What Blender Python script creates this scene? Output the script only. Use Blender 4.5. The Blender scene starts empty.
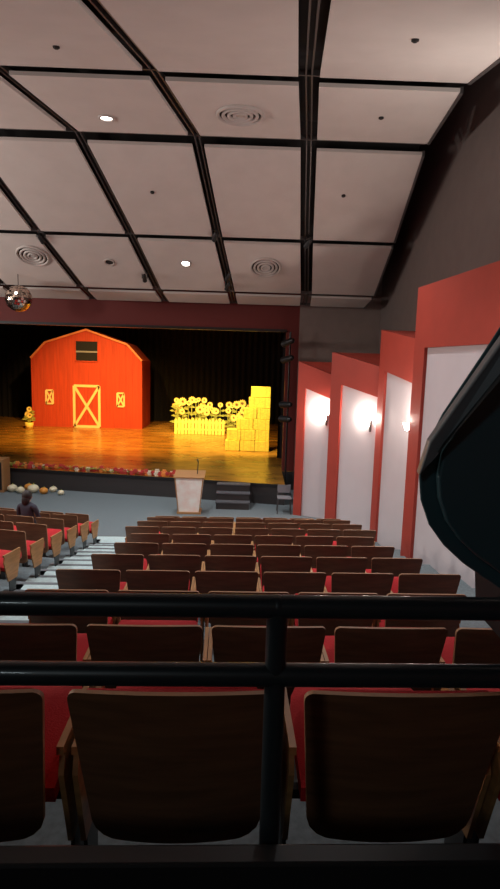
import bpy, bmesh, math, random
from mathutils import Vector, Matrix, Euler
random.seed(7)
S=bpy.context.scene
try:
    S.view_settings.view_transform='Standard'; S.view_settings.look='None'
except Exception: pass
CZ=4.15
# ---------------------------------------------------------------- materials
def mat(name,col,rough=.6,metal=0,emit=None,es=0,noise=0,scale=8,bump=0,coat=0,stretch=None,col2=None):
    m=bpy.data.materials.new(name); m.use_nodes=True
    nt=m.node_tree; b=nt.nodes['Principled BSDF']
    b.inputs['Base Color'].default_value=(*col,1); b.inputs['Roughness'].default_value=rough
    b.inputs['Metallic'].default_value=metal
    if coat: b.inputs['Coat Weight'].default_value=coat
    if emit: b.inputs['Emission Color'].default_value=(*emit,1); b.inputs['Emission Strength'].default_value=es
    if noise or bump:
        tc=nt.nodes.new('ShaderNodeTexCoord'); mp=nt.nodes.new('ShaderNodeMapping')
        nt.links.new(tc.outputs['Object'],mp.inputs['Vector'])
        if stretch: mp.inputs['Scale'].default_value=stretch
        n=nt.nodes.new('ShaderNodeTexNoise'); n.inputs['Scale'].default_value=scale; n.inputs['Detail'].default_value=5
        nt.links.new(mp.outputs[0],n.inputs['Vector'])
        if noise:
            r=nt.nodes.new('ShaderNodeValToRGB')
            c2=col2 or tuple(c*(1-noise) for c in col)
            r.color_ramp.elements[0].position=.35; r.color_ramp.elements[1].position=.65
            r.color_ramp.elements[0].color=(*c2,1); r.color_ramp.elements[1].color=(*col,1)
            nt.links.new(n.outputs['Fac'],r.inputs['Fac']); nt.links.new(r.outputs[0],b.inputs['Base Color'])
        if bump:
            bp=nt.nodes.new('ShaderNodeBump'); bp.inputs['Strength'].default_value=bump; bp.inputs['Distance'].default_value=.01
            nt.links.new(n.outputs['Fac'],bp.inputs['Height']); nt.links.new(bp.outputs[0],b.inputs['Normal'])
    return m
M={}
M['shell']=mat('seat_plywood',(.24,.105,.05),.42,noise=.35,scale=4,stretch=(1,1,8))
M['edge']=mat('seat_plywood_edge',(.42,.22,.11),.5)
M['red']=mat('seat_red_fabric',(.50,.008,.014),.85,bump=.3,scale=150)
M['tan']=mat('seat_light_wood',(.5,.25,.09),.45,noise=.3,scale=5,stretch=(1,1,6))
M['black']=mat('black_metal',(.012,.013,.015),.4)
M['blackrail']=mat('rail_paint',(.014,.020,.024),.38,coat=.2)
M['carpet']=mat('carpet_grey',(.17,.205,.22),.95,noise=.25,scale=30,bump=.3)
M['tread']=mat('aisle_tread',(.50,.62,.62),.8,noise=.15,scale=20)
M['riser']=mat('tier_riser',(.14,.15,.16),.8)
M['panel']=mat('ceiling_panel_paint',(.53,.48,.455),.8,noise=.06,scale=2)
M['deck']=mat('ceiling_deck_black',(.012,.010,.010),.8)
M['upper']=mat('upper_wall_grey',(.15,.118,.11),.85,noise=.08,scale=3)
M['upper_lit']=mat('upper_wall_grey_lit',(.26,.20,.18),.85,noise=.08,scale=3)  # upper wall grey lightened: missing light on the front wall put into the colour
M['white']=mat('wall_panel_white',(.60,.545,.565),.7,noise=.04,scale=2)
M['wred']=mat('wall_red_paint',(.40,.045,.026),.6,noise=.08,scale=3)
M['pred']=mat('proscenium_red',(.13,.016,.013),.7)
M['stage']=mat('stage_wood',(.44,.20,.035),.26,noise=.45,scale=1.3,stretch=(.8,1.6,1),bump=.08)
M['stagefront']=mat('stage_fascia',(.035,.03,.03),.7)
M['blackcloth']=mat('black_curtain',(.006,.005,.006),.95)
M['barn']=mat('barn_red',(.56,.055,.012),.75,noise=.2,scale=2,stretch=(6,1,.4))
M['cream']=mat('barn_trim',(.95,.70,.3),.6)
M['dark']=mat('dark_opening',(.01,.01,.012),.9)
M['grey']=mat('grey_trim',(.25,.25,.27),.6)
M['step']=mat('step_tread',(.10,.10,.11),.6)
M['hay']=mat('hay_yellow',(.98,.72,.10),.85,noise=.22,scale=14,bump=.6)
M['twine']=mat('hay_twine',(.85,.42,.05),.85)
M['petal']=mat('petal_yellow',(.98,.74,.18),.7)
M['seed']=mat('seed_brown',(.22,.10,.03),.9)
M['stem']=mat('stem_green',(.38,.40,.08),.8)
M['fence']=mat('fence_yellow',(.95,.74,.14),.7)
M['flred']=mat('flower_red',(.5,.04,.03),.7)
M['florange']=mat('flower_orange',(.8,.28,.05),.7)
M['flwhite']=mat('flower_cream',(.75,.65,.5),.7)
M['pump']=mat('pumpkin_orange',(.75,.3,.05),.5)
M['gourd']=mat('gourd_cream',(.8,.72,.5),.5)
M['paper']=mat('lectern_white',(.97,.93,.86),.6,noise=.3,scale=4,col2=(.92,.74,.66))
M['wood']=mat('lectern_wood',(.4,.2,.08),.5)
M['teal']=mat('speaker_teal',(.035,.085,.10),.42,coat=.2)
M['spkgrey']=mat('speaker_grey',(.16,.17,.18),.45)
M['bulb']=mat('bulb_glow',(1,.9,.8),.5,emit=(1,.85,.72),es=30)
M['bulbw']=mat('downlight_glow',(1,.9,.8),.5,emit=(1,.93,.85),es=14)
M['amber']=mat('stage_lens_glow',(1,.7,.3),.5,emit=(1,.6,.2),es=8)
M['vent']=mat('vent_metal',(.44,.40,.38),.5)
M['mirror']=mat('mirror_tiles',(.75,.6,.5),.12,metal=1)
M['steel']=mat('galvanised_steel',(.10,.09,.09),.45,metal=.6)
M['hair']=mat('hair_dark',(.02,.012,.01),.6)
M['skin']=mat('skin',(.5,.28,.2),.6)
M['shirt']=mat('shirt_dark',(.05,.05,.07),.9)
M['plastic']=mat('chair_plastic',(.22,.22,.24),.5)
M['roofedge']=mat('barn_roof_edge',(.75,.24,.08),.6)
# ---------------------------------------------------------------- mesh builder
class B:
    def __init__(s): s.v=[];s.f=[];s.m=[];s.mats=[];s.sm=[]
    def mi(s,k):
        if k not in s.mats: s.mats.append(k)
        return s.mats.index(k)
    def add(s,vs,fs,k,smooth=False,T=None):
        o=len(s.v)
        for p in vs:
            p=Vector(p)
            if T is not None: p=T@p
            s.v.append(p)
        i=s.mi(k)
        for f in fs: s.f.append([o+a for a in f]); s.m.append(i); s.sm.append(smooth)
    def box(s,a,b,k,T=None):
        x0,y0,z0=a;x1,y1,z1=b
        vs=[(x0,y0,z0),(x1,y0,z0),(x1,y1,z0),(x0,y1,z0),(x0,y0,z1),(x1,y0,z1),(x1,y1,z1),(x0,y1,z1)]
        s.add(vs,[(3,2,1,0),(4,5,6,7),(0,1,5,4),(1,2,6,5),(2,3,7,6),(3,0,4,7)],k,T=T)
    def prism(s,pts,dirv,k,T=None):
        n=len(pts); d=Vector(dirv)
        vs=[Vector(p) for p in pts]+[Vector(p)+d for p in pts]
        fs=[tuple(range(n))[::-1],tuple(range(n,2*n))]+[(i,(i+1)%n,n+(i+1)%n,n+i) for i in range(n)]
        s.add(vs,fs,k,T=T)
    def tube(s,a,b,r,k,seg=12,r2=None,cap=True):
        a=Vector(a);b=Vector(b);d=(b-a).normalized()
        u=d.orthogonal().normalized();w=d.cross(u); r2=r if r2 is None else r2
        vs=[];
        for p,rr in((a,r),(b,r2)):
            for i in range(seg):
                t=2*math.pi*i/seg; vs.append(p+rr*(math.cos(t)*u+math.sin(t)*w))
        fs=[(i,(i+1)%seg,seg+(i+1)%seg,seg+i) for i in range(seg)]
        s.add(vs,fs,k,True)
        if cap: s.add(vs,[tuple(range(seg))[::-1],tuple(range(seg,2*seg))],k)
    def lathe(s,prof,k,c=(0,0,0),seg=20,T=None,wob=0,n=0):
        vs=[];
        for r,z in prof:
            for i in range(seg):
                t=2*math.pi*i/seg; q=r*(1+wob*abs(math.cos(n*t/2)) ) if wob else r
                vs.append((c[0]+q*math.cos(t),c[1]+q*math.sin(t),c[2]+z))
        fs=[]
        for j in range(len(prof)-1):
            for i in range(seg): fs.append((j*seg+i,j*seg+(i+1)%seg,(j+1)*seg+(i+1)%seg,(j+1)*seg+i))
        s.add(vs,fs,k,True,T)
    def ball(s,c,r,k,seg=10,rings=6,sc=(1,1,1),smooth=True):
        vs=[(c[0],c[1],c[2]-r*sc[2])]
        for j in range(1,rings):
            a=-math.pi/2+math.pi*j/rings
            for i in range(seg):
                t=2*math.pi*i/seg
                vs.append((c[0]+r*sc[0]*math.cos(a)*math.cos(t),c[1]+r*sc[1]*math.cos(a)*math.sin(t),c[2]+r*sc[2]*math.sin(a)))
        vs.append((c[0],c[1],c[2]+r*sc[2])); L=len(vs)-1
        fs=[(0,1+(i+1)%seg,1+i) for i in range(seg)]
        for j in range(rings-2):
            for i in range(seg):
                a=1+j*seg; fs.append((a+i,a+(i+1)%seg,a+seg+(i+1)%seg,a+seg+i))
        a=1+(rings-2)*seg
        fs+=[(a+i,a+(i+1)%seg,L) for i in range(seg)]
        s.add(vs,fs,k,smooth)
    def mesh(s,name):
        me=bpy.data.meshes.new(name); me.from_pydata([tuple(v) for v in s.v],[],s.f)
        for k in s.mats: me.materials.append(M[k])
        me.polygons.foreach_set('material_index',s.m); me.polygons.foreach_set('use_smooth',s.sm)
        me.update(); bm=bmesh.new(); bm.from_mesh(me); bmesh.ops.recalc_face_normals(bm,faces=bm.faces); bm.to_mesh(me); bm.free()
        return me
    def obj(s,name,bevel=0,loc=None,seg=2):
        o=bpy.data.objects.new(name,s.mesh(name)); S.collection.objects.link(o)
        if loc: o.location=loc
        if bevel:
            m=o.modifiers.new('bevel','BEVEL'); m.width=bevel; m.segments=seg; m.limit_method='ANGLE'
        return o
# ---------------------------------------------------------------- rows
D=[1.43]+[2.60+1.045*k for k in range(10)]
TOP=[.808,1.20,1.47,1.73,1.96,2.18,2.39,2.60,2.81,3.03,3.29]
ZF=[CZ-t-.85 for t in TOP]; ZF[10]=0.005
K=.04   # hall is turned slightly
def rowy(i,x): return D[i]+K*x
def xe(i): return -2.78-.075*(D[i]-5.3)       # left block edge
A=math.radians(10); LD=Vector((-math.cos(A),math.sin(A),0)); LF=Vector((math.sin(A),math.cos(A),0))
def xcl(i): return -1.60-.075*(D[i]-4.65)
b=B()
for i in range(11):
    y0=D[i]-.30 if i else -3.2
    y1=D[i+1]-.30 if i<10 else 13.2
    z=ZF[i]; x0,x1=xcl(i)-.05,4.3
    if i<2: x0=-12
    p=lambda x,y:(x,y+K*x,z)
    pts=[p(x0,y0),p(x1,y0),p(x1,y1),p(x0,y1)]
    zb=-.25
    vs=pts+[(q[0],q[1],zb) for q in pts]
    b.add(vs,[(0,1,2,3)],'carpet'); b.add(vs,[(3,2,6,7),(0,4,5,1),(1,5,6,2),(0,3,7,4)],'riser')
b.add([(-12,11,0),(6,11,0),(6,19.5,0),(-12,19.5,0),(-12,11,-.3),(6,11,-.3),(6,19.5,-.3),(-12,19.5,-.3)],[(0,1,2,3),(4,5,6,7),(0,1,5,4),(2,3,7,6)],'carpet')
b.obj('floor')
# aisle with steps (two treads per row, dark nosing strip on each)
b=B()
for i in range(2,11):
    for k in range(2):
        za=ZF[i]+(ZF[i-1]-ZF[i])*(.5 if k==0 else 0)
        ya=D[i]-.30+(.52*k); yb=D[i]-.30+.52*(k+1) if i<10 or k==0 else 13.2
        pts=[]
        for (y) in (ya,yb):
            f=(y-D[i])
            l=xe(i)-.075*f-.1; r=xcl(i)-.075*f-.02
            pts.append((l,r,y))
        (l0,r0,y0),(l1,r1,y1)=pts
        top=[(l0,y0+K*l0,za),(r0,y0+K*r0,za),(r1,y1+K*r1,za),(l1,y1+K*l1,za)]
        vs=top+[(q[0],q[1],-.2) for q in top]
        b.add(vs,[(0,1,2,3)],'tread'); b.add(vs,[(3,2,6,7),(0,4,5,1),(1,5,6,2),(0,3,7,4)],'riser')
        b.prism([(l1,y1+K*l1-.07,za+.001),(r1,y1+K*r1-.07,za+.001),(r1,y1+K*r1,za+.001),(l1,y1+K*l1,za+.001)],(0,0,.004),'riser')
b.obj('aisle_steps')
b=B()
for i in range(2,11):
    e=Vector((xe(i),rowy(i,xe(i)),ZF[i])); L=9.2
    dlt=1.045
    p0=e-LF*.30; p1=e+LF*(dlt-.28) if i<10 else e+LF*.9
    p1=Vector((e.x-.075*.75,p1.y,e.z)); p0=Vector((e.x+.075*.3,p0.y,e.z))
    q0=p0+LD*L; q1=p1+LD*L
    vs=[p0,p1,q1,q0]+[Vector((q.x,q.y,-.2)) for q in (p0,p1,q1,q0)]
    b.add(vs,[(0,1,2,3)],'carpet'); b.add(vs,[(0,1,5,4),(1,2,6,5),(2,3,7,6),(3,0,4,7)],'riser')
b.obj('floor_tiers_side')
# ---------------------------------------------------------------- seat
def build_seat(pan):
    b=B()
    def sheet(w0,w1,z0,z1,yoff,th,k,curve=.035,lean=.11,nx=14,rc=.03,rb=.05,bulge=0):
        zs=[0,.15,.4,.7,1]; H=z1-z0
        tz=[rb*(1-math.cos(q*math.pi/2))/H for q in zs]+[ .25,.4,.55,.7,.8]+[1-rc/H]+[1-rc*(1-math.sin(q*math.pi/2))/H for q in (.2,.4,.6,.8,1)]
        tz=sorted(set(round(t,5) for t in tz)); nz=len(tz)-1
        fr=[];bk=[]
        for t in tz:
            z=z0+H*t; hw=(w0+(w1-w0)*t)/2
            dz=(z1-z)
            if dz<rc: hw-= rc-math.sqrt(max(0,rc*rc-(rc-dz)**2))
            dz=(z-z0)
            if dz<rb: hw-= rb-math.sqrt(max(0,rb*rb-(rb-dz)**2))
            for i in range(nx+1):
                u=-1+2*i/nx
                x=u*hw; y=yoff-lean*(z-.4)/.45+curve*(x/.25)**2-curve
                crown=.012*(1-u*u)*t
                e=(1-abs(u)**4)*(1-abs(2*t-1)**4)
                bk.append((x,y,z+crown)); fr.append((x,y+th*(1 if not bulge else .45+.55*e),z+crown))
        n=(nx+1)*(nz+1); fs=[]
        for j in range(nz):
            for i in range(nx):
                a=j*(nx+1)+i; fs+= [(a,a+1,a+nx+2,a+nx+1),(n+a+nx+1,n+a+nx+2,n+a+1,n+a)]
        b.add(bk+fr,fs,k,True)
        es=[]
        for i in range(nx):
            es.append((i,i+1,n+i+1,n+i)); a=nz*(nx+1)+i; es.append((a,a+1,n+a+1,n+a))
        for j in range(nz):
            a=j*(nx+1); es.append((a,a+nx+1,n+a+nx+1,n+a)); a+=nx; es.append((a,a+nx+1,n+a+nx+1,n+a))
        b.add(bk+fr,es,k if not k=='shell' else 'edge',False)
    sheet(.445,.53,.355,.85,.0,.016,'shell',rb=.06)
    sheet(.42,.475,.44,.830,.018,.085,'red',rc=.03,bulge=1)
    T=Matrix.Translation((0,.07,.42))@Matrix.Rotation(math.radians(pan),4,'X')
    vs=[];fs=[]
    nx,ny=8,8
    for s_ in (0,1):
        for j in range(ny+1):
            for i in range(nx+1):
                u=-1+2*i/nx;v=j/ny
                hw=.235-.03*max(0,(v-.75)/.25)**2
                e=(1-abs(u)**4)*(1-abs(2*v-1)**4)
                vs.append((u*hw,v*.43,(.03+.05*e) if s_ else -.02))
    n=(nx+1)*(ny+1)
    for j in range(ny):
        for i in range(nx):
            a=j*(nx+1)+i; fs+=[(a,a+nx+1,a+nx+2,a+1),(n+a,n+a+1,n+a+nx+2,n+a+nx+1)]
    b.add(vs,fs,'red',True,T)
    es=[]
    for i in range(nx):
        es.append((i,i+1,n+i+1,n+i)); a=ny*(nx+1)+i; es.append((a,a+1,n+a+1,n+a))
    for j in range(ny):
        a=j*(nx+1); es.append((a,a+nx+1,n+a+nx+1,n+a)); a+=nx; es.append((a,a+nx+1,n+a+nx+1,n+a))
    b.add(vs,es,'red',False,T)
    b.box((-.225,.02,-.035),(.225,.40,-.021),'shell',T)
    for sx in(-1,1):
        x0,x1=(sx*.266,sx*.281)
        x0,x1=min(x0,x1),max(x0,x1)
        prof=[(x0,.08,.27),(x0,.27,.27),(x0,.36,.57),(x0,.34,.60),(x0,.02,.60),(x0,.0,.54)]
        b.prism(prof,(x1-x0,0,0),'tan')
        b.prism([(x0+.002,.12,0),(x0+.002,.22,0),(x0+.002,.25,.275),(x0+.002,.10,.275)],(x1-x0-.004,0,0),'black')
        b.box((x0-.003 if sx>0 else x0-.001,.0,.60),(x1+.001 if sx>0 else x1+.003,.35,.624),'tan')
        b.box((x0+.001,.03,0),(x1-.001,.30,.015),'black')
    b.box((-.266,.12,.37),(.266,.15,.40),'black')
    return b.mesh('auditorium_seat')
seatM=[build_seat(8),build_seat(8),build_seat(22)]
def seat(x,y,z,rot):
    o=bpy.data.objects.new('auditorium_seat',random.choice(seatM))
    S.collection.objects.link(o); o.location=(x,y,z); o.rotation_euler=(0,0,rot); return o
R0=math.atan(K); P=.567
for i in range(11):
    if i==0: xs=[-.172+P*1.03*k for k in range(-3,5)]
    elif i==1: xs=[-.46+P*k for k in range(-3,6)]
    elif i==2: xs=[-1.14+.578*k for k in range(5)]
    elif i==3: xs=[-1.30+P*k for k in range(6)]
    else:
        xl=xcl(i)+.02; xr=1.85+.04*(D[i]-4.65)
        n=int((xr-xl)/P+.3); off=((xr-xl)-n*P)/2
        xs=[xl+off+P*(k+.5) for k in range(n)]
    for x in xs: seat(x,rowy(i,x),ZF[i],R0)
leftpos={}
for i in range(2,11):
    e=Vector((xe(i),rowy(i,xe(i)),ZF[i]))
    for k in range(9):
        p=e+LD*(.30+P*k); 
        if p.x<-10.5: break
        leftpos[(i,k)]=p
        seat(p.x,p.y,p.z,-A)
# ---------------------------------------------------------------- railing + parapet
b=B()
def rl(x,y=1.08): return y+K*x
for z,r in((CZ-.478,.023),(CZ-.622,.023)):
    b.tube((-3.5,rl(-3.5),z),(2.2,rl(2.2),z),r,'blackrail',24)
for x in(-2.2,.063,2.1):
    b.tube((x,rl(x),ZF[0]+.0),(x,rl(x),CZ-.478),.021,'blackrail',24)
    b.ball((x,rl(x),CZ-.478),.024,'blackrail',16,10)
    b.tube((x,rl(x),ZF[0]+.001),(x,rl(x),ZF[0]+.02),.05,'blackrail',16)
b.obj('guard_railing')
b=B()
b.prism([(-3.5,rl(-3.5)-.09,ZF[0]),(2.2,rl(2.2)-.09,ZF[0]),(2.2,rl(2.2)-.04,ZF[0]),(-3.5,rl(-3.5)-.04,ZF[0])],(0,0,.695),'black')
b.obj('wall_parapet',.006)
# ---------------------------------------------------------------- side wall, sawtooth
b=B()
cols=[ # far column x,y ; near end x,y ; top far, top near ; column width ; band height
 ((3.02,11.0),(3.45,6.2),1.40,1.42,.50,1.10),
 ((2.93,13.5),(3.30,11.0),.76,.42,.36,.88),
 ((2.00,14.75),(3.12,13.5),.25,-.12,.34,.72),
 ((1.22,15.4),(2.25,14.9),.0,-.40,.22,.62),
]
for (fx,fy),(nx_,ny_),zf,zn,cw,bh in cols:
    f=Vector((fx,fy,0)); n=Vector((nx_,ny_,0)); d=(n-f); L=d.length; d.normalize()
    out=Vector((d.y,-d.x,0)); 
    if out.x<0: out=-out
    def q(s,z,o=0): 
        p=f+d*s+out*o; return (p.x,p.y,z)
    zt=lambda s: CZ+zf+(zn-zf)*s/L
    b.prism([q(cw,-.2,.06),q(L,-.2,.06),q(L,zt(L)-bh+.05,.06),q(cw,zt(cw)-bh+.05,.06)],tuple(out*.05),'white')
    b.prism([q(0,-.2),q(cw,-.2),q(cw,zt(cw)),q(0,zt(0))],tuple(out*.18),'wred')
    b.prism([q(cw,zt(cw)-bh),q(L,zt(L)-bh),q(L,zt(L)),q(cw,zt(cw))],tuple(out*.18),'wred')
    b.prism([q(0,zt(0)-.02,.17),q(L,zt(L)-.02,.17),(4.2,ny_,zt(L)-.02),(4.2,fy,zt(0)-.02)],(0,0,.015),'wred')
b.prism([(3.45,6.2,-.2),(3.5,-3,-.2),(3.5,-3,CZ+1.42),(3.45,6.2,CZ+1.42)],(.2,0,0),'wred')
b.obj('wall_right')
b=B()
b.box((4.0,-3.4,-.2),(4.2,19.0,9.8),'upper')
b.obj('wall_right_upper')
b=B(); b.box((-12.2,-3.4,-.2),(-12,19.0,9.8),'upper'); b.obj('wall_left')
b=B(); b.box((-12.2,-3.6,-.2),(4.2,-3.4,9.8),'upper'); b.obj('wall_back')
# proscenium
b=B(); y=18.55
def pb(x0,x1,z0,z1,k,t=.35,yy=y):
    b.prism([(x0,yy+K*x0,z0),(x1,yy+K*x1,z0),(x1,yy+K*x1,z1),(x0,yy+K*x0,z1)],(0,t,0),k)
pb(-10.7,1.45,CZ+.98,9.8,'pred'); pb(1.06,1.45,-.2,CZ+.98,'pred'); pb(1.45,4.2,-.2,9.8,'upper_lit'); pb(-12.2,-10.7,-.2,9.8,'pred')
pb(-10.7,1.06,CZ+.90,CZ+.98,'black',.4,y-.03)
b.obj('wall_proscenium')
b=B()
b.box((-15,34,0),(8,34.2,10),'blackcloth'); b.box((-15.2,19.2,0),(-15,34,10),'blackcloth'); b.box((5,19.2,0),(5.2,34,10),'blackcloth'); b.box((-15,19,8.5),(5,34,8.7),'blackcloth')
b.obj('wall_stage_black')
def curtain(name,x0,x1,yy,z0,z1,folds):
    b=B(); n=folds*6; vs=[]
    for z in(z0,z1):
        for i in range(n+1):
            t=i/n; vs.append((x0+(x1-x0)*t,yy+.09*math.sin(t*folds*2*math.pi),z))
    b.add(vs,[(i,i+1,n+2+i,n+1+i) for i in range(n)],'blackcloth',True); return b.obj(name)
curtain('stage_curtain',1.0,3.6,21.0,.61,8.4,10)
curtain('stage_curtain',1.5,4.9,25.5,.61,8.4,10)
curtain('stage_curtain',-14.5,-9.0,20.0,.61,8.4,16)
curtain('stage_curtain',-14.8,4.9,32.5,.61,8.4,60)
# stage floor
b=B()
edge=[(-12,18.3),(-9,18.05),(-6.5,17.65),(-4,17.25),(-2,16.95),(0,16.6),(1.05,16.42)]
pts=[(x,yy,.6) for x,yy in edge]+[(1.05,18.5,.6)]
pts2=pts+[(4.9,18.5,.6),(4.9,33.9,.6),(-14.9,33.9,.6),(-14.9,18.5,.6),(-12,18.5,.6)]
n=len(pts2)
b.add(pts2,[tuple(range(n))],'stage'); 
vs=[p for p in pts2]+[(p[0],p[1],0) for p in pts2]
b.add(vs,[(i,(i+1)%n,n+(i+1)%n,n+i) for i in range(n)],'stagefront')
for i in range(len(edge)-1):
    (xa,ya),(xb,yb)=edge[i],edge[i+1]
    b.prism([(xa,ya-.03,.53),(xb,yb-.03,.53),(xb,yb-.03,.604),(xa,ya-.03,.604)],(0,.04,0),'black')
b.obj('floor_stage')
# ---------------------------------------------------------------- ceiling
KC=.022
rows=[(2.0,2.50),(4.6,3.06),(9.4,4.18),(12.0,4.20),(15.0,2.93),(17.1,1.86),(18.0,1.62)]
bx={ # beam positions at each row line
 0:[-10.6,-8.6,-6.4,-4.2,-1.9,.25,2.5],
 1:[-10.6,-8.4,-6.2,-4.05,-1.8,.40,2.75],
 2:[-10.4,-8.2,-6.15,-3.97,-1.60,.73,3.08],
 3:[-9.9,-7.9,-5.75,-3.5,-1.20,.98,3.25],
 4:[-9.7,-7.6,-5.36,-3.08,-.93,1.27,3.42],
 5:[-9.3,-7.1,-4.9,-2.75,-.66,1.50,3.42],
 6:[-9.2,-7.0,-4.8,-2.65,-.6,1.55,3.3]}
b=B()
def cp(r,x,dz=0):
    yy,zz=rows[r]; return Vector((x,yy+KC*x,CZ+zz+dz))
for r in range(6):
    for c in range(6):
        a0,a1=bx[r][c],bx[r][c+1]; c0,c1=bx[r+1][c],bx[r+1][c+1]
        gl=.16 if c==5 else .12; gr=.16 if c==4 else .12
        if c==5: gr=0
        p=[cp(r,a0+gl),cp(r,a1-gr),cp(r+1,c1-gr),cp(r+1,c0+gl)]
        g0=.20 if r in(2,3) else .12; g1=.20 if r in (1,2) else .12
        L=(p[3]-p[0]).length
        q=[p[0].lerp(p[3],g0/L),p[1].lerp(p[2],g0/L),p[2].lerp(p[1],g1/L),p[3].lerp(p[0],g1/L)]
        b.prism(q,(0,0,.06),'panel')
        if c==5:
            b.prism([q[1]+Vector((0,0,-.02)),q[2]+Vector((0,0,-.02)),q[2]+Vector((.05,0,-.02)),q[1]+Vector((.05,0,-.02))],(0,0,.1),'steel')
    p=[cp(r,-12.1,.40),cp(r,bx[r][6],.40),cp(r+1,bx[r+1][6],.40),cp(r+1,-12.1,.40)]
    b.prism(p,(0,0,.05),'deck')
    for c in range(6):
        for s_ in (-.045,.045):
            a=cp(r,bx[r][c]+s_,.07); e=cp(r+1,bx[r+1][c]+s_,.07)
            b.prism([a+Vector((-.012,0,0)),a+Vector((.012,0,0)),e+Vector((.012,0,0)),e+Vector((-.012,0,0))],(0,0,.09),'steel')
for r in range(1,7):
    a=cp(r,bx[r][0],.06); e=cp(r,bx[r][6],.06)
    b.prism([a+Vector((0,-.015,0)),e+Vector((0,-.015,0)),e+Vector((0,.015,0)),a+Vector((0,.015,0))],(0,0,.08),'steel')
b.box((-12.1,-3.4,CZ+2.9),(4.1,2.1,CZ+3.0),'deck')
b.box((-12.1,-3.4,9.6),(4.1,18.9,9.8),'deck')
b.obj('ceiling')
def onceil(x,y):
    yy=y-KC*x
    for r in range(6):
        y0,z0=rows[r];y1,z1=rows[r+1]
        if y0<=yy<=y1:
            t=(yy-y0)/(y1-y0); return Vector((x,y,CZ+z0+(z1-z0)*t)), math.atan2(z1-z0,y1-y0)
def vent(x,y):
    p,a=onceil(x,y); T=Matrix.Translation(p)@Matrix.Rotation(a,4,'X')
    b=B(); r=.42
    for k in range(4):
        rr=r*(1-k*.23)
        b.lathe([(rr,-.0),(rr,-.035),(rr-.035,-.05),(rr-.06,-.015),(rr-.06,0)],'vent',T=T,seg=32)
        if k<3: b.lathe([(rr-.06,-.006),(rr-.0975,-.006)],'deck',T=T,seg=32)
    b.lathe([(.06,-.03),(.001,-.03)],'vent',T=T,seg=16)
    b.obj('ceiling_vent')
def downlight(x,y,on=True):
    p,a=onceil(x,y); T=Matrix.Translation(p)@Matrix.Rotation(a,4,'X')
    b=B(); b.lathe([(.15,0),(.15,-.02),(.11,-.025),(.10,-.004)],'vent',T=T,seg=24)
    b.lathe([(.10,-.004),(.001,-.004)],'bulbw' if on else 'deck',T=T,seg=24)
    b.obj('recessed_downlight')
vent(-.33,10.75); vent(.28,15.95); vent(-5.8,15.65)
downlight(-2.72,11.05); downlight(-1.83,15.85); downlight(-3.85,15.85,False)
for x,y in((1.75,7.2),(2.1,10.7),(1.9,13.4),(-2.3,13.4),(-2.6,8.0)):
    p,a=onceil(x,y); bb=B(); T=Matrix.Translation(p)@Matrix.Rotation(a,4,'X')
    bb.lathe([(.045,0),(.045,-.02),(.02,-.035),(.001,-.035)],'deck',T=T,seg=12); bb.obj('ceiling_sprinkler')
# ---------------------------------------------------------------- track / stage spotlights
def spotfix(name,p,tgt,size=.16,on=True,mount=None):
    b=B(); p=Vector(p); d=(Vector(tgt)-p).normalized()
    b.tube(p-d*size*1.3,p+d*size*1.0,size*.5,'black',14,size*.62)
    b.tube(p+d*size*1.0,p+d*size*1.02,size*.55,'amber' if on else 'dark',14)
    b.tube(p-d*size*1.7,p-d*size*1.3,size*.3,'black',12,size*.5)
    m=Vector(mount) if mount else p+Vector((0,0,size*2.2))
    u=d.cross(Vector((0,0,1))).normalized()
    for s_ in(-1,1):
        b.tube(p+u*s_*size*.68,p+u*s_*size*.68+(m-p)*.7,.012,'black',6)
    b.tube(p+u*size*.68+(m-p)*.7,p-u*size*.68+(m-p)*.7,.012,'black',6)
    b.tube(p+(m-p)*.7,m,.015,'black',6)
    b.obj(name)
for x,y in((-1.0,14.7),(-.75,16.6),(-.72,16.2),(-5.3,14.9),(1.28,14.9),(-3.0,16.3)):
    p,a=onceil(x,y); spotfix('stage_spotlight',p+Vector((0,0,-.12)),(-4,25,1),.10,False,p+Vector((0,0,.12)))
b=B(); b.tube((1.16,18.35,0),(1.16,18.35,CZ+.9),.03,'black'); b.tube((1.16,18.35,0),(1.16,18.35,.03),.2,'black'); b.obj('lighting_boom')
for z in(2.35,2.8,4.2,4.7):
    spotfix('stage_spotlight',(1.05,18.05,z),(-5,25,2),.17,False,(1.16,18.32,z))
b=B(); b.tube((-12,27.4,6.2),(2,27.4,6.2),.03,'black'); 
for x in(-11,-5,1): b.tube((x,27.4,6.2),(x,27.4,8.5),.008,'black',6)
b.obj('lighting_batten')
for x in(-9.2,-8.5,-3,-1): spotfix('stage_spotlight',(x,27.3,5.75),(x,26,1),.14,x<-8,(x,27.4,6.17))
# ---------------------------------------------------------------- disco ball
b=B(); c=Vector((-6.5,16.4,CZ+1.50)); r=.36; rings=16
for j in range(rings):
    a0=-math.pi/2+math.pi*j/rings; a1=a0+math.pi/rings; am=(a0+a1)/2
    n=max(4,int(32*math.cos(am)))
    for i in range(n):
        t0=2*math.pi*(i+.05)/n;t1=2*math.pi*(i+.95)/n
        jx=random.uniform(-.01,.01)
        vs=[(c.x+r*math.cos(a)*math.cos(t),c.y+r*math.cos(a)*math.sin(t),c.z+r*math.sin(a)+jx) for a,t in((a0+.01,t0),(a0+.01,t1),(a1-.01,t1),(a1-.01,t0))]
        b.add(vs,[(0,1,2,3)],'mirror')
b.ball(c,r*.98,'steel',24,12)
b.tube(c+Vector((0,0,r*.97)),c+Vector((0,0,.95)),.012,'steel',8); b.obj('mirror_ball')
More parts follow.
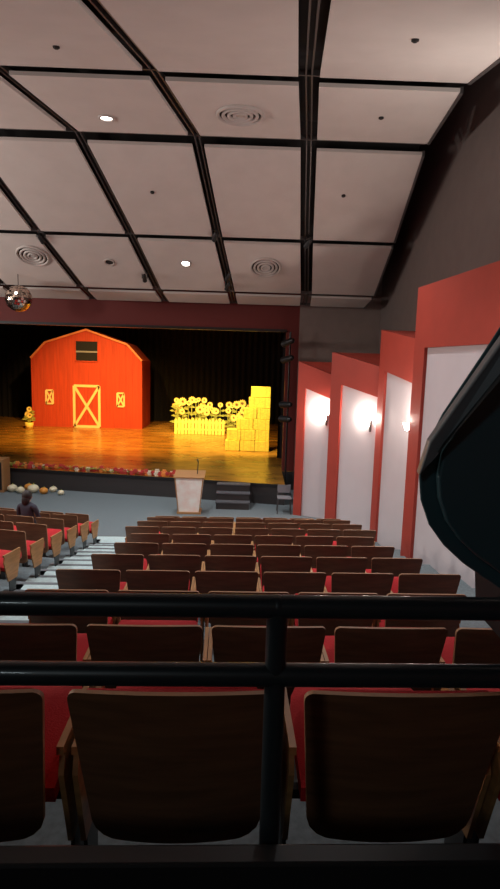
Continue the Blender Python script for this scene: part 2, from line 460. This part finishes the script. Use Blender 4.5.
# ---------------------------------------------------------------- barn
b=B(); bw=2.72; bx0=-8.1; by=28.6; z0=.6
prof=[(-bw,z0),(bw,z0),(bw,3.95),(bw-.72,4.72),(0,5.38),(-bw+.72,4.72),(-bw,3.95)]
P3=[(bx0+x,by,z) for x,z in prof]
b.prism(P3,(0,2.3,0),'barn')
for k in range(-8,9):
    x=k*.32; ax=abs(x); zt=5.38-(ax/(bw-.72))*.66 if ax<bw-.72 else 4.72-(ax-(bw-.72))/.72*.77
    b.box((bx0+x-.01,by-.012,z0),(bx0+x+.01,by,zt-.05),'barn')
roof=prof[2:]
def strip(a,c,w,k,yy0,th=.05):
    a=Vector((bx0+a[0],yy0,a[1])); c=Vector((bx0+c[0],yy0,c[1])); d=(c-a).normalized(); nrm=Vector((-d.z,0,d.x))*w/2
    b.prism([a-nrm,c-nrm,c+nrm,a+nrm],(0,-th,0),k)
for i in range(4): strip(roof[i],roof[i+1],.09,'roofedge',by-.001,.08)
b.box((bx0-.5,by-.03,3.88),(bx0+.55,by-.001,4.82),'dark')
b.box((bx0-.5,by-.05,4.28),(bx0+.55,by-.03,4.36),'grey')
for s_ in ((-.53,-.50),(.55,.58)): b.box((bx0+s_[0],by-.05,3.85),(bx0+s_[1],by-.001,4.85),'barn')
b.box((bx0-.53,by-.05,3.83),(bx0+.58,by-.001,3.88),'barn')
def framed(x0,x1,za,zb,w,diag=True):
    yy=by-.03
    for a,c in(((x0,za),(x0,zb)),((x1,za),(x1,zb)),((x0,zb),(x1,zb)),((x0,za),(x1,za))): strip(a,c,w,'cream',yy,.03)
    if diag:
        strip((x0,za),(x1,zb),w,'cream',yy,.03); strip((x0,zb),(x1,za),w,'cream',yy-.002,.03)
framed(-.62,.62,z0+.06,2.66,.12); b.box((bx0-.62,by-.025,z0+.05),(bx0+.62,by-.001,2.66),'barn')
framed(-2.0,-1.66,1.75,2.4,.08); framed(1.5,1.84,1.7,2.35,.08)
b.obj('barn')
# ---------------------------------------------------------------- hay bales
b=B(); yb=22.7; bh=.42; bl=.62
def bale(x,y,z,w,rot=0):
    T=Matrix.Translation((x,y,z+bh/2))@Matrix.Rotation(rot,4,'Z')
    b.box((-w/2+.012,-.24,-bh/2+.008),(w/2-.012,.24,bh/2-.008),'hay',T)
    for s_ in(-.25,.25): b.box((s_*w-.009,-.246,-bh/2+.004),(s_*w+.009,.246,bh/2-.004),'twine',T)
lay=[(-.98,3),(-.93,3),(-.55,2),(-.28,2),(-.10,1.2),(-.02,1.2)]
for l,(xs,n) in enumerate(lay):
    w_tot=.76-xs; cnt=max(1,int(round(w_tot/bl))); w=w_tot/cnt
    for k in range(cnt): bale(xs+w*(k+.5),yb+.06*l+random.uniform(-.03,.03),.6+l*bh,w,random.uniform(-.05,.05))
b.obj('hay_bale_stack',.015)
def picket_fence(x0,x1,y):
    b=B(); n=int((x1-x0)/.16)
    for i in range(n):
        x=x0+i*(x1-x0)/n; h=.72+.06*(i%2)
        b.prism([(x,y,.6),(x+.125,y,.6),(x+.125,y,.6+h-.07),(x+.0625,y,.6+h),(x,y,.6+h-.07)],(0,.025,0),'fence')
    for z in(.78,1.12): b.box((x0,y+.026,z),(x1,y+.06,z+.07),'fence')
    b.obj('picket_fence')
picket_fence(-3.6,-1.2,27.3)
def flower(b,x,y,z0,h,r,k='petal',dirv=None):
    b.tube((x,y,z0),(x+random.uniform(-.05,.05),y,z0+h),.018,'stem',6)
    for t in(.35,.6,.78):
        a=random.uniform(-1,1); s_=random.choice((-1,1))
        b.add([(x,y,z0+h*t),(x+s_*.14,y-.05,z0+h*t+.10),(x+s_*.28,y-.02,z0+h*t+.02),(x+s_*.13,y-.03,z0+h*t-.02)],[(0,1,2,3)],'stem')
    c=Vector((x,y-.03,z0+h)); n=12; t0=random.random()
    for i in range(n):
        a=2*math.pi*i/n+t0; d=Vector((math.cos(a),-.15,math.sin(a))); s_=Vector((-math.sin(a),0,math.cos(a)))
        b.add([c+d*r*.2,c+d*r*.7+s_*r*.2,c+d*r,c+d*r*.7-s_*r*.2],[(0,1,2,3)],k)
    b.ball((c.x,c.y-.01,c.z),r*.22,'seed',10,6,(1,.4,1))
b=B()
for i in range(48):
    x=random.uniform(-3.7,-.0); 
    flower(b,x,27.95+random.uniform(-.2,.25) ,.6,random.uniform(.95,1.6) if x<-1.1 else random.uniform(.7,1.45),random.uniform(.10,.22))
b.obj('sunflower_patch')
b=B(); 
b.lathe([(.001,0),(.16,0),(.2,.3),(.17,.3),(.15,.28),(.001,.28)],'fence',(-10.6,27.6,.6),16)
for i in range(6): flower(b,-10.6+random.uniform(-.12,.12),27.6+random.uniform(-.08,.08),.88,random.uniform(.2,.75),.14)
b.obj('sunflower_pot')
# ---------------------------------------------------------------- flower garland along the lip
def lipy(x):
    for (xa,ya),(xb,yb2) in zip(edge,edge[1:]):
        if xa<=x<=xb: return ya+(yb2-ya)*(x-xa)/(xb-xa)
b=B()
x=-9.5
while x<-1.9:
    for k in range(3):
        r=random.uniform(.05,.085); z=.605+r*.8+(k%2)*.05; yy=lipy(x)+.16+random.uniform(-.08,.12)
        kx=random.choice(['flred','flred','florange','flred','flwhite','stem','stem'])
        if kx=='stem':
            for a in range(5):
                t=a*1.256; b.add([(x,yy,z-.02),(x+.14*math.cos(t)-.03,yy+.1*math.sin(t),z),(x+.2*math.cos(t),yy+.14*math.sin(t),z+.04),(x+.14*math.cos(t)+.03,yy+.1*math.sin(t),z)],[(0,1,2,3)],'stem')
        else:
            b.ball((x,yy,z),r*.6,kx,8,5)
            for a in range(6):
                t=a*1.047; b.ball((x+r*.7*math.cos(t),yy-.01,z+r*.7*math.sin(t)),r*.45,kx,6,4)
    x+=.11
b.obj('flower_garland')
def pumpkin(x,y,z,r,k):
    b=B(); prof=[]
    for j in range(11):
        a=-math.pi/2+math.pi*j/10; prof.append((max(.002,r*math.cos(a)),r*.75*math.sin(a)))
    b.lathe(prof,k,(x,y,z+r*.75),28,wob=-.12,n=14)
    b.tube((x,y,z+r*1.4),(x+.02,y,z+r*1.75),r*.14,'stem',8,r*.08); b.obj('pumpkin' if k=='pump' else 'white_gourd')
for x,y,r,k in((-7.15,17.15,.15,'gourd'),(-6.85,17.0,.13,'gourd'),(-6.5,17.1,.17,'gourd'),(-6.15,17.0,.13,'pump'),(-5.95,17.25,.12,'gourd'),(-5.6,16.9,.10,'gourd'),(-6.75,17.4,.14,'pump')):
    pumpkin(x,y,0,r,k)
b=B(); b.box((-8.0,17.0,.0),(-7.35,17.5,1.0),'wood'); b.box((-7.95,16.98,.08),(-7.40,17.0,.92),'dark')
b.lathe([(.001,0),(.16,0),(.19,.02),(.2,.04)],'black',T=Matrix.Translation((-7.675,16.97,.34))@Matrix.Rotation(math.pi/2,4,'X'))
b.lathe([(.001,0),(.09,0),(.1,.02)],'black',T=Matrix.Translation((-7.675,16.97,.72))@Matrix.Rotation(math.pi/2,4,'X'))
b.obj('loudspeaker_cabinet',.01)
# ---------------------------------------------------------------- lectern
b=B(); lx,ly=-1.60,15.4
b.add([(lx-.27,ly-.2,.05),(lx+.27,ly-.2,.05),(lx+.37,ly-.24,.98),(lx-.37,ly-.24,.98),(lx-.27,ly+.2,.05),(lx+.27,ly+.2,.05),(lx+.37,ly+.24,.98),(lx-.37,ly+.24,.98)],
 [(0,1,2,3),(4,5,6,7),(0,3,7,4),(1,2,6,5),(3,2,6,7),(0,1,5,4)],'paper')
b.box((lx-.32,ly-.25,0),(lx+.32,ly+.25,.05),'wood')
b.prism([(lx-.41,ly-.27,.98),(lx+.41,ly-.27,.98),(lx+.41,ly+.27,1.08),(lx-.41,ly+.27,1.08)],(0,0,.03),'wood')
for s_ in(-1,1): b.prism([(lx+s_*.27,ly-.215,.05),(lx+s_*.29,ly-.215,.05),(lx+s_*.39,ly-.255,.98),(lx+s_*.36,ly-.255,.98)],(0,.02,0),'wood')
b.tube((lx+.2,ly,1.05),(lx+.22,ly+.03,1.38),.012,'black',8); b.tube((lx+.22,ly+.03,1.38),(lx+.20,ly-.05,1.46),.018,'black',8,.026)
b.obj('lectern')
b=B()
for k in range(3):
    y1=16.62; yy=15.78+.27*k
    b.box((-.90,yy,0),(.02,y1,.2*(k+1)-.03 if k<2 else .57),'stagefront')
    b.box((-.92,yy-.02,.2*(k+1)-.03 if k<2 else .57),(.04,yy+.28 if k<2 else y1,.2*(k+1) if k<2 else .598),'step')
b.obj('stage_steps')
b=B(); cx,cy=.98,15.6
for sx in(-.17,.17):
    for sy in(-.17,.17): b.tube((cx+sx*1.1,cy+sy*1.1,0),(cx+sx,cy+sy,.42),.012,'steel',8)
    b.tube((cx+sx,cy+.17,.42),(cx+sx,cy+.22,.76),.012,'steel',8)
b.box((cx-.19,cy-.19,.42),(cx+.19,cy+.17,.445),'plastic'); b.box((cx-.18,cy+.18,.52),(cx+.18,cy+.205,.74),'plastic')
b.obj('folding_chair')
# ---------------------------------------------------------------- sconces
def sconce(x,y,z,e):
    b=B()
    b.box((x+.05,y-.08,z-.16),(x+.09,y+.08,z+.12),'steel')
    b.lathe([(.001,-.05),(.035,-.05),(.06,.0),(.09,.09),(.075,.09)],'bulb',(x,y,z),20)
    b.tube((x,y,z-.04),(x+.07,y,z-.08),.012,'steel',8)
    b.obj('wall_sconce')
    l=bpy.data.lights.new('sconce_light','POINT'); l.energy=e; l.color=(1,.85,.74); l.shadow_soft_size=.08
    o=bpy.data.objects.new('wall_sconce_lamp',l); S.collection.objects.link(o); o.location=(x-.06,y-.02,z+.16)
sconce(3.07,11.30,2.92,60); sconce(2.80,13.90,2.68,54); sconce(1.90,15.03,2.68,42)
# ---------------------------------------------------------------- big fixture at right
b=B()
body=[(.66,.20),(.57,.04),(.475,-.12),(.437,-.21),(.428,-.28),(.436,-.34),(.462,-.405),(.505,-.46),(.56,-.508),(.62,-.548),(.70,-.60),(1.0,-.62),(1.1,-.3),(1.05,.15)]
b.prism([(x,1.42+.05*x,CZ+z) for x,z in body],(.20,.45,-.07),'teal')
b.prism([(x*.90+.085,1.395+.05*x,CZ+z*.90-.025) for x,z in body],(0,.03,0),'teal')
b.prism([(.665,1.30,CZ+.25),(.61,1.30,CZ+.16),(.425,1.36,CZ-.18),(.410,1.38,CZ-.27),(.44,1.38,CZ-.23),(.63,1.30,CZ+.07)],(.01,.06,.0),'spkgrey')
b.prism([(.665,1.28,CZ+.22),(.63,1.28,CZ+.08),(.445,1.36,CZ-.21),(.46,1.36,CZ-.18),(.665,1.28,CZ+.15)],(.0,.03,.0),'black')
b.prism([(.68,1.18,CZ-.55),(.80,1.18,CZ-.55),(.84,1.18,CZ-.74),(.70,1.18,CZ-.74)],(0,.5,0),'black')
b.tube((.79,1.22,CZ-.62),(.79,1.22,ZF[0]),.04,'black',16)
b.obj('loudspeaker',.03,seg=4)
# ---------------------------------------------------------------- seated person (left block)
p=leftpos[(8,1)]; T=Matrix.Translation(p+Vector((0,0,.06)))@Matrix.Rotation(-A,4,'Z')@Matrix.Scale(.88,4)
def skinfig(name,verts,edges,rad,k,sub=2):
    me=bpy.data.meshes.new(name); me.from_pydata([tuple(T@Vector(v)) for v in verts],edges,[])
    me.materials.append(M[k]); o=bpy.data.objects.new(name,me); S.collection.objects.link(o)
    m=o.modifiers.new('skin','SKIN'); 
    for i,r in enumerate(rad): me.skin_vertices[0].data[i].radius=tuple(q*.88 for q in r) if isinstance(r,tuple) else (r*.88,r*.88)
    me.skin_vertices[0].data[0].use_root=True
    s_=o.modifiers.new('sub','SUBSURF'); s_.levels=sub; s_.render_levels=sub
    return o
root=bpy.data.objects.new('person_seated',None); S.collection.objects.link(root)
V=[(0,.22,.58),(0,.19,.75),(0,.16,.95),(0,.17,1.06),(0,.18,1.12),
 (.17,.17,1.02),(.22,.22,.80),(.16,.42,.70),(-.17,.17,1.02),(-.22,.22,.80),(-.16,.42,.70),
 (.10,.26,.57),(.12,.62,.58),(.12,.66,.14),(-.10,.26,.57),(-.12,.62,.58),(-.12,.66,.14)]
E=[(0,1),(1,2),(2,3),(3,4),(3,5),(5,6),(6,7),(3,8),(8,9),(9,10),(0,11),(11,12),(12,13),(0,14),(14,15),(15,16)]
Rr=[(.15,.11),(.13,.10),(.15,.10),(.09,.07),(.05,.05),.06,.045,.035,.06,.045,.035,.085,.065,.045,.085,.065,.045]
o=skinfig('body',V,E,Rr,'shirt'); o.parent=root
b=B()
def tb(q): return T@Vector(q)
b.ball(tb((0,.20,1.22)),.084,'skin',18,12,(.82,.95,1.15)); b.tube(tb((0,.18,1.08)),tb((0,.19,1.16)),.045,'skin')
b.ball(tb((0,.175,1.245)),.095,'hair',18,12,(.92,.95,1.05)); b.ball(tb((0,.12,1.15)),.075,'hair',16,10,(.95,.7,1.3))
b.ball(tb((0,.297,1.20)),.013,'skin',8,6,(1,1.3,1.3))
for s_ in(-1,1):
    b.ball(tb((s_*.082,.21,1.21)),.018,'skin',8,6,(.5,1,1.4)); b.ball(tb((s_*.03,.285,1.225)),.008,'hair',8,6)
    b.ball(tb((s_*.15,.46,.675)),.036,'skin',10,8,(.9,1.1,.5))
    for f in range(4): b.tube(tb((s_*(.125+f*.017),.49,.675)),tb((s_*(.12+f*.018),.55-.008*abs(f-1.5),.655)),.0075,'skin',6,.006)
    b.tube(tb((s_*.12,.45,.675)),tb((s_*.095,.49,.67)),.009,'skin',6,.007)
    b.prism([tb((s_*.12-.045,.60,-.06)),tb((s_*.12+.045,.60,-.06)),tb((s_*.12+.04,.86,-.06)),tb((s_*.12-.04,.86,-.06))],(0,0,.10),'black')
b.ball(tb((0,.287,1.172)),.016,'flred',8,5,(1.1,.3,.3))
o=b.obj('head_and_hands'); o.parent=root
# ---------------------------------------------------------------- lights
def spot(name,loc,tgt,e,col,ang=60,blend=.6,size=.15):
    l=bpy.data.lights.new(name,'SPOT'); l.energy=e; l.color=col; l.spot_size=math.radians(ang); l.spot_blend=blend; l.shadow_soft_size=size
    o=bpy.data.objects.new(name,l); S.collection.objects.link(o); o.location=loc
    o.rotation_euler=(Vector(tgt)-Vector(loc)).to_track_quat('-Z','Y').to_euler()
spot('stage_light_barn',(-5,20,7.6),(-8.0,28.6,2.2),3000,(1,.62,.26),44)
spot('stage_light_bales',(-1.0,19.6,7.0),(-.1,22.7,1.6),3600,(1,.80,.28),36)
spot('stage_light_sunflowers',(-2,21,7.5),(-2.2,27.6,1.2),5600,(1,.80,.32),34)
spot('stage_light_floor',(-7,22,8.2),(-6.5,26,.6),4800,(1,.56,.13),90,.9)
spot('stage_light_floor',(-2.8,21.5,8.2),(-3.4,24.5,.6),3600,(1,.58,.14),80,.9)
H=(1,.90,.82)
for x,y,z,e in((3.75,3,5.8,300),(3.75,8,5.8,260),(-11.5,4,5.5,1000),(-11.5,9,5.5,950),(-11.5,14,5.0,800)):  # added unseen spots along the side walls, fill for the ceiling
    spot('ceiling_fill_spot',(x,y,z),(x*.3,y+1,z+4),e,H,150,.8,.4)
for x,y,e in((-2.72,11.05,700),(-1.83,15.85,500),(-6.5,8,600),(1.0,6.5,500),(-6.5,14,500),(1.0,11,500)):  # first pair sits at fitted downlights, the rest are added seating fill
    q,a=onceil(x,y); spot('downlight_and_fill_beam',q+Vector((0,0,-.08)),q+Vector((0,0,-4)),e,(.93,.97,1),110,.8,.1)
# added fill from behind the camera, brightens the loudspeaker and rails
spot('rear_fill_spot',(-2.0,-3.2,6.2),(.9,1.5,3.9),60,(.8,.95,1),50,.8,.25)
w=bpy.data.worlds.new('World'); S.world=w; w.use_nodes=True
w.node_tree.nodes['Background'].inputs[0].default_value=(.5,.45,.45,1); w.node_tree.nodes['Background'].inputs[1].default_value=.05
# ---------------------------------------------------------------- camera
cam=bpy.data.cameras.new('camera'); co=bpy.data.objects.new('camera',cam); S.collection.objects.link(co)
cam.sensor_fit='VERTICAL'; cam.sensor_height=36; cam.lens=36*580/889; cam.clip_start=.05
p=math.radians(8.3); r=.028
F=Vector((0,math.cos(p),-math.sin(p))); U=Vector((0,math.sin(p),math.cos(p))); Rt=Vector((1,0,0))
R2=Rt*math.cos(r)+U*math.sin(r); U2=U*math.cos(r)-Rt*math.sin(r)
mw=Matrix((R2,U2,-F)).transposed().to_4x4(); mw.translation=(0,0,CZ); co.matrix_world=mw
S.camera=co
